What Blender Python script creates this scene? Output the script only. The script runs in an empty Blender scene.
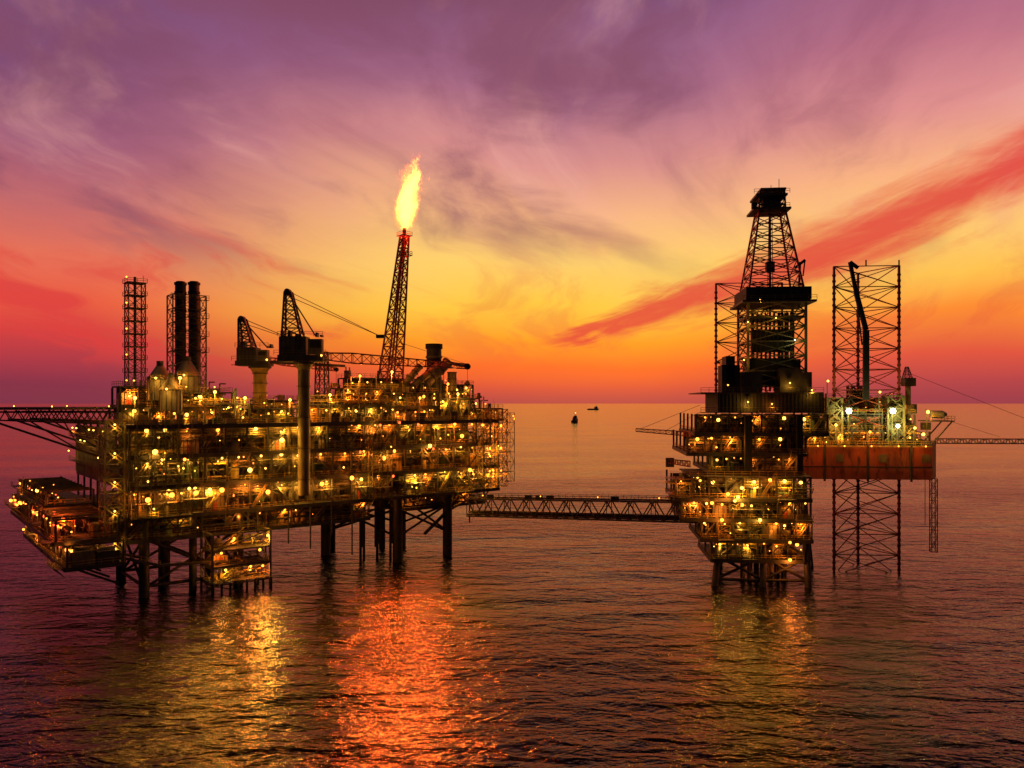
import bpy, math, random
from mathutils import Vector
random.seed(11)
R = random.random
U = random.uniform
scene = bpy.context.scene
scene.view_settings.view_transform = 'Standard'
scene.view_settings.look = 'None'
scene.view_settings.exposure = 0

# ------------------------------------------------------------------ colour
def lin(c):
    o = []
    for v in c[:3]:
        v = v / 255.0
        o.append(v / 12.92 if v <= 0.04045 else ((v + 0.055) / 1.055) ** 2.4)
    return (o[0], o[1], o[2], 1.0)

# ------------------------------------------------------------------ materials
MATS = []
MI = {}
def reg(m):
    MI[m.name] = len(MATS)
    MATS.append(m)
    return m

def paint(name, col, rough=0.6, metal=0.0, var=0.5, rust=0.25, scale=0.6):
    m = bpy.data.materials.new(name)
    m.use_nodes = True
    nt = m.node_tree
    b = nt.nodes['Principled BSDF']
    geo = nt.nodes.new('ShaderNodeNewGeometry')
    mp = nt.nodes.new('ShaderNodeMapping')
    mp.inputs['Scale'].default_value = (1, 1, 0.35)
    nt.links.new(geo.outputs['Position'], mp.inputs['Vector'])
    n = nt.nodes.new('ShaderNodeTexNoise')
    n.inputs['Scale'].default_value = scale
    n.inputs['Detail'].default_value = 3
    nt.links.new(mp.outputs[0], n.inputs['Vector'])
    r = nt.nodes.new('ShaderNodeValToRGB')
    r.color_ramp.elements[0].position = 0.3
    r.color_ramp.elements[1].position = 0.7
    r.color_ramp.elements[0].color = (col[0]*(1-var), col[1]*(1-var), col[2]*(1-var), 1)
    r.color_ramp.elements[1].color = (min(1, col[0]*(1+var*.5)), min(1, col[1]*(1+var*.5)), min(1, col[2]*(1+var*.5)), 1)
    nt.links.new(n.outputs['Fac'], r.inputs[0])
    n2 = nt.nodes.new('ShaderNodeTexNoise')
    n2.inputs['Scale'].default_value = scale*2.7
    n2.inputs['Detail'].default_value = 3
    nt.links.new(mp.outputs[0], n2.inputs['Vector'])
    r2 = nt.nodes.new('ShaderNodeValToRGB')
    r2.color_ramp.elements[0].position = 0.56
    r2.color_ramp.elements[1].position = 0.68
    r2.color_ramp.elements[0].color = (0, 0, 0, 1)
    r2.color_ramp.elements[1].color = (rust*2, rust*2, rust*2, 1)
    nt.links.new(n2.outputs['Fac'], r2.inputs[0])
    mx = nt.nodes.new('ShaderNodeMixRGB')
    mx.inputs[2].default_value = (0.11, 0.04, 0.015, 1)
    nt.links.new(r2.outputs[0], mx.inputs[0])
    nt.links.new(r.outputs[0], mx.inputs[1])
    nt.links.new(mx.outputs[0], b.inputs['Base Color'])
    b.inputs['Roughness'].default_value = rough
    b.inputs['Metallic'].default_value = metal
    return reg(m)

def glow(name, col, s):
    m = bpy.data.materials.new(name)
    m.use_nodes = True
    nt = m.node_tree
    nt.nodes.clear()
    e = nt.nodes.new('ShaderNodeEmission')
    e.inputs[0].default_value = (*col, 1)
    e.inputs[1].default_value = s
    o = nt.nodes.new('ShaderNodeOutputMaterial')
    nt.links.new(e.outputs[0], o.inputs[0])
    try: m.cycles.emission_sampling = 'NONE'
    except Exception: pass
    return reg(m)

paint('steel_dark', (0.06, 0.05, 0.03), .55)
paint('steel_olive', (0.18, 0.14, 0.05), .55)
paint('paint_yellow', (0.55, 0.33, 0.05), .5)
paint('paint_grey', (0.28, 0.23, 0.15), .6)
paint('paint_cream', (0.42, 0.32, 0.17), .6)
paint('paint_green', (0.11, 0.17, 0.06), .5)
paint('deck_plate', (0.10, 0.085, 0.06), .7)
paint('pipe_metal', (0.33, 0.27, 0.16), .35, .6)
paint('paint_red', (0.42, 0.07, 0.03), .5)
paint('hull_orange', (0.42, 0.105, 0.03), .55, rust=.5, scale=.25)
paint('jacket_steel', (0.04, 0.03, 0.02), .6, rust=.45)
paint('bridge_steel', (0.07, 0.045, 0.035), .6, rust=.3)
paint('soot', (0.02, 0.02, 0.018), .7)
glow('lamp_amber', (1.0, .28, .025), 6.5)
glow('lamp_yellow', (1.0, .46, .06), 6.5)
glow('lamp_white', (.95, 1.0, .6), 7.0)
glow('lamp_red', (1.0, .10, .02), 5.0)
PAINTS = ['steel_olive', 'paint_yellow', 'paint_grey', 'paint_cream', 'paint_green', 'pipe_metal', 'steel_dark', 'paint_yellow', 'steel_olive', 'steel_dark']
LC = {'lamp_amber': (1.0, .27, .03), 'lamp_yellow': (1.0, .48, .055), 'lamp_white': (.9, .95, .35), 'lamp_red': (1, .12, .015)}
EN_GAIN = 3.8

# ------------------------------------------------------------------ survey frames
CAM_H = 45.0
F = 800.0     # bearings: tangent units of 1/800
class Frame:
    """rigid local frame of one structure: a = along its front, b = into it, z = up"""
    def __init__(s, ox, oy, deg):
        t = math.radians(deg)
        s.ox, s.oy = ox, oy
        s.ux, s.uy = math.cos(t), math.sin(t)
        s.vx, s.vy = -math.sin(t), math.cos(t)
    def w(s, p):
        a, b, z = p
        return (s.ox + a*s.ux + b*s.vx, s.oy + a*s.uy + b*s.vy, z)
    def a(s, px, b):
        t = (px-512)/F
        return (t*(s.oy + b*s.vy) - s.ox - b*s.vx)/(s.ux - t*s.uy)
    def d(s, a, b):
        return s.oy + a*s.uy + b*s.vy
    def p(s, px, py, b):
        a = s.a(px, b)
        return (a, b, CAM_H + (403-py)/F*s.d(a, b))

class MB:
    def __init__(s, name, frame, parent=None):
        s.name, s.f, s.parent = name, frame, parent
        s.v, s.fc, s.m, s.sm = [], [], [], []
    def add(s, pts, faces, mat, smooth=False):
        o = len(s.v)
        s.v += [s.f.w(p) for p in pts]
        i = MI[mat]
        for f in faces:
            s.fc.append([o+k for k in f]); s.m.append(i); s.sm.append(smooth)
    def box(s, a0, a1, b0, b1, z0, z1, mat):
        pts = [(a0,b0,z0),(a1,b0,z0),(a1,b1,z0),(a0,b1,z0),(a0,b0,z1),(a1,b0,z1),(a1,b1,z1),(a0,b1,z1)]
        s.add(pts, [(0,3,2,1),(4,5,6,7),(0,1,5,4),(1,2,6,5),(2,3,7,6),(3,0,4,7)], mat)
    def beam(s, p, q, w, mat, h=None):
        p, q = Vector(p), Vector(q)
        d = q-p
        if d.length < 1e-4: return
        d.normalize()
        up = Vector((0,0,1)) if abs(d.z) < .95 else Vector((0,1,0))
        x = d.cross(up).normalized()
        y = x.cross(d).normalized()
        h = h or w
        x *= w/2; y *= h/2
        pts = [p-x-y, p+x-y, p+x+y, p-x+y, q-x-y, q+x-y, q+x+y, q-x+y]
        s.add([tuple(k) for k in pts], [(0,3,2,1),(4,5,6,7),(0,1,5,4),(1,2,6,5),(2,3,7,6),(3,0,4,7)], mat)
    def cyl(s, p, q, r, mat, r2=None, n=10):
        p, q = Vector(p), Vector(q)
        d = (q-p)
        if d.length < 1e-4: return
        d.normalize()
        up = Vector((0,0,1)) if abs(d.z) < .95 else Vector((0,1,0))
        x = d.cross(up).normalized(); y = x.cross(d).normalized()
        r2 = r if r2 is None else r2
        pts = []
        for c, rr in ((p, r), (q, r2)):
            for i in range(n):
                t = 2*math.pi*i/n
                pts.append(tuple(c + x*rr*math.cos(t) + y*rr*math.sin(t)))
        s.add(pts, [(i, (i+1) % n, n+(i+1) % n, n+i) for i in range(n)], mat, True)
        s.add(pts, [tuple(range(n-1, -1, -1)), tuple(range(n, 2*n))], mat)
    def pipe(s, pts, r, mat, n=8):
        for i in range(len(pts)-1):
            s.cyl(pts[i], pts[i+1], r, mat, n=n)
    def dome(s, c, r, h, mat, n=12, k=4):
        for j in range(k):
            t0, t1 = j/k*math.pi/2, (j+1)/k*math.pi/2
            s.cyl((c[0],c[1],c[2]+h*math.sin(t0)), (c[0],c[1],c[2]+h*math.sin(t1)), r*math.cos(t0), mat, max(.02, r*math.cos(t1)), n)
    def ball(s, c, r, mat, n=8, k=5):
        pts = [(c[0], c[1], c[2]-r)]
        for j in range(1, k):
            t = -math.pi/2 + math.pi*j/k
            for i in range(n):
                f = 2*math.pi*i/n
                pts.append((c[0]+r*math.cos(t)*math.cos(f), c[1]+r*math.cos(t)*math.sin(f), c[2]+r*math.sin(t)))
        pts.append((c[0], c[1], c[2]+r))
        L = len(pts)-1
        fs = [(0, 1+(i+1) % n, 1+i) for i in range(n)]
        for j in range(k-2):
            o = 1+j*n
            fs += [(o+i, o+(i+1) % n, o+n+(i+1) % n, o+n+i) for i in range(n)]
        o = 1+(k-2)*n
        fs += [(o+i, o+(i+1) % n, L) for i in range(n)]
        s.add(pts, fs, mat, True)
    def lattice(s, bot, top, n, wc, wb, mat, style='X', plates=None, brace_mat=None):
        """truss between two polygons of corner points"""
        k = len(bot)
        B = [Vector(p) for p in bot]; T = [Vector(p) for p in top]
        bm = brace_mat or mat
        for i in range(k):
            s.beam(B[i], T[i], wc, mat)
        for j in range(n+1):
            t = j/n
            for i in range(k):
                p, q = B[i].lerp(T[i], t), B[(i+1) % k].lerp(T[(i+1) % k], t)
                if (p-q).length < .05: continue
                s.beam(p, q, wb, bm)
                if j < n:
                    t2 = (j+1)/n
                    p2, q2 = B[i].lerp(T[i], t2), B[(i+1) % k].lerp(T[(i+1) % k], t2)
                    if style == 'X':
                        s.beam(p, q2, wb*.85, bm); s.beam(q, p2, wb*.85, bm)
                    elif style == 'K':
                        mm = (p2+q2)/2
                        s.beam(p, mm, wb*.85, bm); s.beam(q, mm, wb*.85, bm)
                    else:
                        if (j+i) % 2: s.beam(p, q2, wb*.85, bm)
                        else: s.beam(q, p2, wb*.85, bm)
    def rail(s, p, q, mat='paint_yellow', h=1.15, step=2.0, w=.09):
        p, q = Vector(p), Vector(q)
        L = (q-p).length
        n = max(1, int(L/step))
        z = Vector((0, 0, 1))
        for f in (h, h*.5):
            s.beam(p+z*f, q+z*f, w, mat)
        for i in range(n+1):
            c = p.lerp(q, i/n)
            s.beam(c, c+z*h, w, mat)
    def stairs(s, a0, a1, b, z0, z1, mat='steel_olive', w=1.1):
        s.beam((a0,b,z0), (a1,b,z1), .16, mat, .3)
        s.beam((a0,b+w,z0), (a1,b+w,z1), .16, mat, .3)
        n = max(3, int((z1-z0)/.3))
        for i in range(n):
            t = (i+.5)/n
            s.box(a0+(a1-a0)*t-.14, a0+(a1-a0)*t+.14, b+.05, b+w-.05, z0+(z1-z0)*t-.03, z0+(z1-z0)*t+.03, mat)
        s.beam((a0,b,z0+1.1), (a1,b,z1+1.1), .09, 'paint_yellow')
    def finish(s):
        me = bpy.data.meshes.new(s.name)
        me.from_pydata(s.v, [], s.fc)
        used = sorted(set(s.m)); rm = {k: i for i, k in enumerate(used)}
        for k in used: me.materials.append(MATS[k])
        me.polygons.foreach_set('material_index', [rm[k] for k in s.m])
        me.polygons.foreach_set('use_smooth', s.sm)
        me.update()
        ob = bpy.data.objects.new(s.name, me)
        scene.collection.objects.link(ob)
        if s.parent: ob.parent = s.parent
        return ob

def empty(name):
    e = bpy.data.objects.new(name, None)
    scene.collection.objects.link(e)
    return e

def point(name, loc, col, en, parent, rad=.25):
    l = bpy.data.lights.new(name, 'POINT')
    l.energy = en; l.color = col; l.shadow_soft_size = rad
    o = bpy.data.objects.new(name, l)
    o.location = loc
    scene.collection.objects.link(o)
    o.parent = parent
    return o

def lamp(mb, a, b, z, kind='lamp_yellow', en=None, r=.28, off=(-0.5, -.8)):
    mb.ball((a, b, z), r, kind, 6, 4)
    mb.box(a-r*1.2, a+r*1.2, b-.1, b+r*1.3, z+r*.9, z+r*1.3, 'steel_dark')
    if en:
        point('floodlight', mb.f.w((a, b+off[0], z+off[1])), LC[kind], en*EN_GAIN, mb.parent)

def glitter_spot(mb, a, b, z, kind, en, down=28, spread=115, r=.35):
    """added spot with bulb and housing, made up to put glitter on the water"""
    mb.ball((a, b, z), r, kind, 6, 4)
    mb.box(a-r*1.3, a+r*1.3, b+r*.4, b+r*1.6, z-r, z+r*1.3, 'steel_dark')
    l = bpy.data.lights.new('added_glitter_spot', 'SPOT')
    l.energy = en; l.color = LC[kind]; l.shadow_soft_size = .5
    l.spot_size = math.radians(spread); l.spot_blend = .6
    o = bpy.data.objects.new('added_glitter_spot', l)
    o.location = mb.f.w((a, b-.6, z-.3))
    c, s = math.cos(math.radians(down)), math.sin(math.radians(down))
    # added beams are swung towards the camera so their glitter shows on the water
    vx, vy = mb.f.vx*.35, mb.f.vy*.35+.65
    n = math.hypot(vx, vy)
    dirv = Vector((-vx/n*c, -vy/n*c, -s))
    o.rotation_euler = dirv.to_track_quat('-Z', 'Y').to_euler()
    scene.collection.objects.link(o); o.parent = mb.parent

# ------------------------------------------------------------------ process equipment
def equip(mb, a0, a1, b0, b1, z0, h):
    L = a1-a0; D = b1-b0
    k = random.choice(['hv', 'vv', 'box', 'pipes', 'frame', 'box', 'vv', 'skid', 'pipes'])
    c = random.choice(PAINTS); ca, cb = (a0+a1)/2, (b0+b1)/2
    if k == 'hv':
        r = min(D*.42, h*.26, 1.6)*U(.7, 1)
        zc = z0+r+U(.4, 1.2)
        mb.cyl((a0+r, cb, zc), (a1-r, cb, zc), r, c, n=12)
        mb.cyl((a0+r, cb, zc), (a0+r*.4, cb, zc), r, c, r*.55, 12)
        mb.cyl((a1-r, cb, zc), (a1-r*.4, cb, zc), r, c, r*.55, 12)
        for t in (.3, .7):
            mb.box(a0+L*t-.2, a0+L*t+.2, cb-r*.8, cb+r*.8, z0, zc-r*.6, 'steel_dark')
        mb.pipe([(ca, cb, zc+r), (ca, cb, z0+h-.7), (ca+L*.4, cb, z0+h-.7)], .16, 'pipe_metal', 6)
    elif k == 'vv':
        n = random.choice([1, 2, 2, 3])
        for i in range(n):
            r = min(L/n*.4, D*.4, 1.3)*U(.6, 1)
            hh = h*U(.5, .85); x = a0+L*(i+.5)/n
            mb.cyl((x, cb, z0+.3), (x, cb, z0+hh), r, c, n=12)
            mb.dome((x, cb, z0+hh), r, r*.5, c, 12, 3)
            mb.pipe([(x+r*.5, cb-r, z0+.5), (x+r*.5, cb-r-.1, z0+h-.8)], .1, 'pipe_metal', 6)
            mb.cyl((x, cb, z0+hh*.5), (x, cb, z0+hh*.5+.15), r*1.15, 'steel_dark', n=12)
    elif k == 'box':
        hh = h*U(.4, .85)
        mb.box(a0+.2, a1-.3, b0+.2, b1, z0, z0+hh, c)
        n = max(2, int(L/.9))
        for i in range(n+1):
            x = a0+.2+(L-.5)*i/n
            mb.box(x-.06, x+.06, b0+.08, b0+.197, z0, z0+hh, 'steel_dark')
        mb.box(ca-.5, ca+.5, b0+.1, b0+.19, z0+.1, z0+min(2.1, hh*.8), random.choice(['paint_cream', 'soot', 'paint_red']))
        mb.box(a0+L*.2, a0+L*.6, b0+.6, b1-.6, z0+hh, z0+hh+.6, 'paint_grey')
    elif k == 'pipes':
        n = random.randint(3, 6)
        for i in range(n):
            z = z0+h*(i+.7)/(n+1); bb = b0+U(0, D*.6)
            r = U(.1, .28)
            x = a0+U(.1, .9)*L
            mb.cyl((a0-.2, bb, z), (a1+.2, bb, z), r, random.choice(PAINTS), n=7)
            mb.pipe([(x, bb, z), (x, bb-.35, z0+.2)], r*.7, 'pipe_metal', 6)
            mb.cyl((x-.5, bb, z), (x-.3, bb, z), r*1.8, 'paint_red' if R() < .3 else 'steel_dark', n=8)
    elif k == 'frame':
        hh = h*U(.6, .95)
        bt = [(a0+.3,b0+.3,z0),(a1-.3,b0+.3,z0),(a1-.3,b1,z0),(a0+.3,b1,z0)]
        mb.lattice(bt, [(p[0],p[1],z0+hh) for p in bt], 2, .2, .14, random.choice(['steel_olive', 'paint_yellow', 'steel_dark']), 'Z')
        mb.box(a0+.8, a1-.8, b0+.8, b1-.4, z0+hh*.5, z0+hh*.8, c)
        mb.cyl((ca, cb, z0), (ca, cb, z0+hh*.48), min(L, D)*.25, 'paint_grey', n=10)
    else:
        for i in range(random.randint(3, 6)):
            w = U(.4, 1.2); x = a0+U(.1, .85)*L; y = b0+U(0, D*.7); hh = h*U(.15, .5)
            mb.box(x, x+w, y, y+w, z0, z0+hh, random.choice(PAINTS))
            mb.pipe([(x+w/2, y+w/2, z0+hh), (x+w/2, y+w/2, z0+h*.8), (x+w/2+U(-2, 2), y+w/2, z0+h*.8)], .1, 'pipe_metal', 6)

LAMPK = ['lamp_yellow', 'lamp_yellow', 'lamp_amber', 'lamp_amber', 'lamp_yellow', 'lamp_amber', 'lamp_amber']
def band(mb, a0, a1, b0, b1, z0, z1, bay=5.5, rows=2, lp=.75, every=2, en=260, wall=True, roof=False, brace=.4, col='steel_dark', side=True, balcony=True, kinds=None, off=(-.5, -.8)):
    h = z1-z0
    kinds = kinds or LAMPK
    mb.box(a0, a1, b0, b1, z0-.35, z0, 'deck_plate')
    mb.box(a0-.1, a1+.1, b0-.28, b0-.004, z0-.85, z0+.08, col)
    if side:
        mb.box(a0-.4, a0-.11, b0, b1, z0-.85, z0+.08, col)
        mb.rail((a0, b0, z0), (a0, b1, z0))
        mb.box(a1+.11, a1+.4, b0, b1, z0-.85, z0+.08, col)
        mb.rail((a1, b0, z0), (a1, b1, z0))
    n = max(1, round((a1-a0)/bay)); s = (a1-a0)/n
    mb.rail((a0, b0, z0), (a1, b0, z0))
    rd = min(5.0, (b1-b0)/(rows+.3))
    for i in range(n+1):
        x = a0+i*s
        mb.beam((x, b0+.35, z0), (x, b0+.35, z1-.3), .45, col)
        if side and (i == 0 or i == n):
            m = max(1, int((b1-b0)/8))
            for j in range(1, m+1):
                mb.beam((x, b0+j*(b1-b0)/m-.3, z0), (x, b0+j*(b1-b0)/m-.3, z1-.3), .45, col)
        if i < n:
            act = random.choice([.35, .7, 1.0, 1.0, 1.5])
            if R() < brace:
                if R() < .5: mb.beam((x, b0+.35, z0), (x+s, b0+.35, z1-.4), .28, col)
                else: mb.beam((x+s, b0+.35, z0), (x, b0+.35, z1-.4), .28, col)
            if R() < .25:
                mb.stairs(x+.5, x+s-.3, b0-.1+U(0, .8), z0, z1-.2)
            for r in range(rows):
                if R() < .93:
                    equip(mb, x+.2, x+s-.2, b0+1.1+r*rd, b0+.6+(r+1)*rd, z0, h-.6)
            mb.beam((x+s*.5, b0, z1-.6), (x+s*.5, min(b1, b0+12), z1-.6), .2, col, .45)
            if R() < lp:
                lamp(mb, x+s*U(.2, .8), b0+U(-.1, .9), z1-1.0-U(0, .8), random.choice(kinds), en*U(.4, 1.5)*act if i % every == 0 else None, r=random.choice([.15, .18, .24, .3, .45]), off=off)
            for q in range(3):
                if R() < lp*.7*act:
                    lamp(mb, x+s*U(.1, .9), b0+U(.3, 5), z0+h*U(.2, .88), random.choice(kinds[:6]), None, r=random.choice([.1, .13, .17, .24]))
            if balcony and R() < .18:
                bz = z0 + (0 if R() < .5 else h*.5)
                mb.box(x, x+s, b0-2.2, b0-.3, bz-.15, bz, 'deck_plate')
                mb.rail((x, b0-2.2, bz), (x+s, b0-2.2, bz))
                mb.beam((x, b0-2.1, bz-.1), (x, b0, bz-2), .16, col); mb.beam((x+s, b0-2.1, bz-.1), (x+s, b0, bz-2), .16, col)
    for i in range(5):
        z = z1-.75-i*.5; r = U(.08, .24)
        x0 = a0+U(0, .3)*(a1-a0); x1 = a1-U(0, .3)*(a1-a0)
        mb.cyl((x0, b0+.6+i*.3, z), (x1, b0+.6+i*.3, z), r, random.choice(PAINTS), n=6)
    if h > 5.5:
        x0 = a0+U(0, .35)*(a1-a0); x1 = a1-U(0, .35)*(a1-a0); zz = z0+h*.5
        mb.box(x0, x1, b0+.7, b0+1.9, zz-.12, zz, 'steel_dark')
        mb.rail((x0, b0+.7, zz), (x1, b0+.7, zz), 'steel_olive')
    if wall:
        bw = b0+rows*rd+1.5
        if bw < b1:
            mb.box(a0+.5, a1-.5, bw, bw+.3, z0, z1-.36, 'steel_olive')
            for i in range(int((a1-a0)/1.5)):
                mb.box(a0+.6+i*1.5, a0+.75+i*1.5, bw-.12, bw-.003, z0, z1-.5, 'steel_dark')
    if roof:
        mb.box(a0, a1, b0, b1, z1-.35, z1, 'deck_plate')
        mb.rail((a0, b0, z1), (a1, b0, z1)); mb.rail((a0, b0, z1), (a0, b1, z1)); mb.rail((a1, b0, z1), (a1, b1, z1))

# =================================================================== PRODUCTION PLATFORM
P = Frame(-86.0, 180.0, 38.66)
pp = empty('production_platform')
LEV = [19.0, 26.0, 33.0, 40.0]
mb = MB('process_decks', P, pp)
for i in range(3):
    band(mb, 0, 105-(i == 2)*3, 0, 58, LEV[i], LEV[i+1], every=1, lp=.85, en=(400, 300, 240)[i])
mb.box(-1, 104, -1, 58, 39.65, 40.0, 'deck_plate')
mb.rail((-1, -1, 40), (104, -1, 40)); mb.rail((-1, -1, 40), (-1, 58, 40))
mb.box(-1.1, 104, -1.3, -1.004, 39.1, 40.08, 'steel_dark')
mb.finish()

# left end: clad wall, ribs, walkways
mb = MB('clad_end_wall', P, pp)
mb.box(-.9, -.6, 9, 56, 26.2, 39.0, 'paint_grey')
for i in range(48):
    mb.box(-1.05, -.903, 9.1+i*.98, 9.35+i*.98, 26.2, 39.0, 'paint_grey')
for z in (29.2, 32.8, 36.0):
    mb.box(-2.4, -.907, 8, 57, z-.15, z, 'steel_dark')
    mb.rail((-2.4, 8, z), (-2.4, 57, z), 'steel_olive')
for i in range(9):
    z = random.choice([28.6, 32.0, 35.4, 38.4])
    lamp(mb, -3.4, 10+i*5.2, z, 'lamp_yellow', None, .2)
    if i % 2 == 0:
        point('floodlight', P.w((-4.5, 10+i*5.2, z-1)), LC['lamp_amber'] if i % 4 else LC['lamp_yellow'], 280, pp)
mb.lattice([(-5,.5,12),(-.9,.5,12),(-.9,6,12),(-5,6,12)], [(-5,.5,41),(-.9,.5,41),(-.9,6,41),(-5,6,41)], 9, .3, .16, 'steel_olive')
for i in range(9):
    z = 12+i*3.22
    mb.box(-5, -.95, .6, 5.9, z-.1, z, 'steel_dark')
    mb.stairs(-4.6 if i % 2 else -1.3, -1.3 if i % 2 else -4.6, 1.2, z, z+3.2)
    if i % 2 == 0: lamp(mb, -3, .4, z+2.4, 'lamp_yellow', 70, .22)
mb.finish()

# scaffold bays on the front, near the corner and at the far end
mb = MB('scaffold_bays', P, pp)
for (x0, x1, z0, z1, n) in ((1, 13, 19, 41, 7), (97, 109, 21, 42, 7), (60, 66, 19, 40, 7)):
    for k in range(int((x1-x0)/3)):
        xa = x0+k*3
        mb.lattice([(xa,-2.6,z0),(xa+3,-2.6,z0),(xa+3,-.4,z0),(xa,-.4,z0)], [(xa,-2.6,z1),(xa+3,-2.6,z1),(xa+3,-.4,z1),(xa,-.4,z1)], n, .16, .1, 'steel_olive', 'Z')
    for k in range(n):
        z = z0+(z1-z0)*k/n
        mb.box(x0+.1, x1-.1, -2.5, -.5, z-.08, z, 'deck_plate')
        if R() < .7: lamp(mb, U(x0, x1), -2.2, z+2, random.choice(['lamp_amber', 'lamp_yellow']), 90 if k % 3 == 0 else None, .22)
mb.finish()

# cellar deck and lower left extension
mb = MB('cellar_deck', P, pp)
band(mb, 0, 62, 3, 45, 13.5, 19, rows=2, every=2, en=240, lp=.8, wall=False, balcony=False, kinds=['lamp_amber', 'lamp_amber', 'lamp_yellow', 'lamp_amber']*2)
band(mb, 74, 104, 6, 50, 14.5, 19, rows=2, every=3, en=130, lp=.4, wall=False, balcony=False)
mb.finish()
E = Frame(*P.w((-15, 66, 0))[:2], 38.66-90)
mb = MB('utility_extension', E, pp)
AK = ['lamp_amber', 'lamp_amber', 'lamp_yellow', 'lamp_amber', 'lamp_red', 'lamp_amber', 'lamp_yellow']
band(mb, 0, 66, 0, 13, 15.2, 20.3, bay=4.5, rows=2, every=2, en=200, lp=1, wall=True, kinds=AK, off=(.8, -.3))
band(mb, 12, 70, 1.5, 13, 10.2, 15.0, bay=4.5, rows=2, every=2, en=200, lp=1, wall=True, kinds=AK, off=(.8, -.3))
band(mb, -4, 40, 2, 13, 20.3, 24.0, bay=4.5, rows=1, every=3, en=100, lp=.8, wall=False, kinds=AK, off=(.8, -.3))
for i in range(7):
    x = 6+i*9
    mb.beam((x, 1, 10 if i > 1 else 15), (x, 14, 3.5 if i > 2 else 10), .5, 'jacket_steel')
for i in range(9):
    lamp(mb, U(2, 64), -.8, random.choice([13.5, 18.5, 19.5]), random.choice(['lamp_red', 'lamp_amber', 'lamp_amber']), None, U(.3, .5))
for i, x in enumerate((16, 24, 31, 37, 42, 46, 50, 57, 64)):
    lamp(mb, x, 3.2, 19.2 if i % 2 else 14.2, 'lamp_red' if i % 2 else 'lamp_amber', 380, .4, off=(.3, -.5))
mb.finish()

# jackets
mb = MB('jacket_legs', P, pp)
def leg(a, b, zt=19, r=1.2, batter=(0, 0), m='jacket_steel'):
    mb.cyl((a, b, zt), (a+batter[0], b+batter[1], -8), r, m, n=14)
def xbr(p, q, z0, z1, w=.7):
    mb.cyl((p[0], p[1], z0), (q[0], q[1], z1), w/2, 'jacket_steel', n=8)
    mb.cyl((q[0], q[1], z0), (p[0], p[1], z1), w/2, 'jacket_steel', n=8)
L1 = [(4, 4), (26, 4), (26, 26), (4, 26)]
for p in L1: leg(*p)
for i in range(4):
    p, q = L1[i], L1[(i+1) % 4]
    xbr(p, q, 2, 13.5); mb.cyl((*p, 2.4), (*q, 2.4), .4, 'jacket_steel'); mb.cyl((*p, 13), (*q, 13), .4, 'jacket_steel')
leg(15, 4, r=.9); leg(15, 26, r=.9); leg(10, 12, r=.8)
L2 = [(60, 26), (86, 26), (88, 3), (71, 3)]
for p in L2: leg(*p, r=1.4)
for p in ((62, 30), (66, 34), (79, 26)): leg(*p, r=1.0)
for i in range(4):
    p, q = L2[i], L2[(i+1) % 4]
    xbr(p, q, 7, 15)
mb.cyl((88, 3, 13), (80, 3, 7), .5, 'jacket_steel'); mb.cyl((88, 3, 13), (96, 6, 15), .5, 'jacket_steel')
for i in range(8):
    mb.cyl((62+i*1.6, 8+(i % 3)*2, 19), (62+i*1.6, 8+(i % 3)*2, 4 if i % 2 else -5), .4, 'jacket_steel', n=8)
for x, z in ((32, 5), (38, 9), (44, 7), (50, 10), (56, 4), (95, 9), (30, -3)):
    mb.cyl((x, 1.5, 19), (x, 1.5, z), .22, 'steel_dark', n=6)
for b in (3.2, 14, 30):
    for k in range(17):
        x = 2+k*6
        mb.beam((x, b, 18.5), (x+3, b, 15.4), .3, 'jacket_steel'); mb.beam((x+3, b, 15.4), (x+6, b, 18.5), .3, 'jacket_steel')
    mb.beam((2, b, 15.4), (104, b, 15.4), .45, 'jacket_steel')
mb.beam((-12, -2, 14), (6, -2, 8), .6, 'steel_dark'); mb.beam((6, -2, 8), (24, -2, 7), .6, 'steel_dark')
mb.rail((-12, -2, 14), (6, -2, 8)); mb.beam((-14, 3, 15), (4, 4, 9), .7, 'jacket_steel')
for (x, z, k, e) in ((56, 32, 'lamp_red', 30000), (62, 39, 'lamp_red', 60000), (68, 39.6, 'lamp_red', 75000), (74, 39, 'lamp_red', 65000), (79, 32, 'lamp_red', 34000), (66, 25, 'lamp_red', 15000),
                     (12, 25.2, 'lamp_yellow', 3400), (11, 32, 'lamp_amber', 4200)):
    glitter_spot(mb, x, -3.2, z, k, e)  # added lamps: red glitter standing in for the flare's, plus gold streaks
    mb.beam((x, -.3, z+.1), (x, -3, z+.1), .16, 'steel_olive')
mb.finish()
mb = MB('boat_landing', P, pp)
for z in (2.6, 6.4, 10.2):
    mb.box(17, 31, -4, 4, z-.25, z, 'deck_plate')
    mb.rail((17, -4, z), (31, -4, z)); mb.rail((17, -4, z), (17, 4, z)); mb.rail((31, -4, z), (31, 4, z))
mb.lattice([(17,-4,-2),(31,-4,-2),(31,4,-2),(17,4,-2)], [(17,-4,14),(31,-4,14),(31,4,14),(17,4,14)], 4, .5, .3, 'steel_olive', 'Z')
mb.stairs(19, 25, -3.4, 2.6, 6.4); mb.stairs(29, 23, -3.4, 6.4, 10.2); mb.stairs(19, 25, -3.4, 10.2, 14)
for x in range(17, 32, 2): mb.cyl((x, -4.6, -1), (x, -4.6, 2.6), .3, 'soot', n=8)
for zz in (2.6, 6.4, 10.2):
    for k in range(3): equip(mb, 18+k*4, 22+k*4, -1, 3, zz, 3.2)
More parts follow.
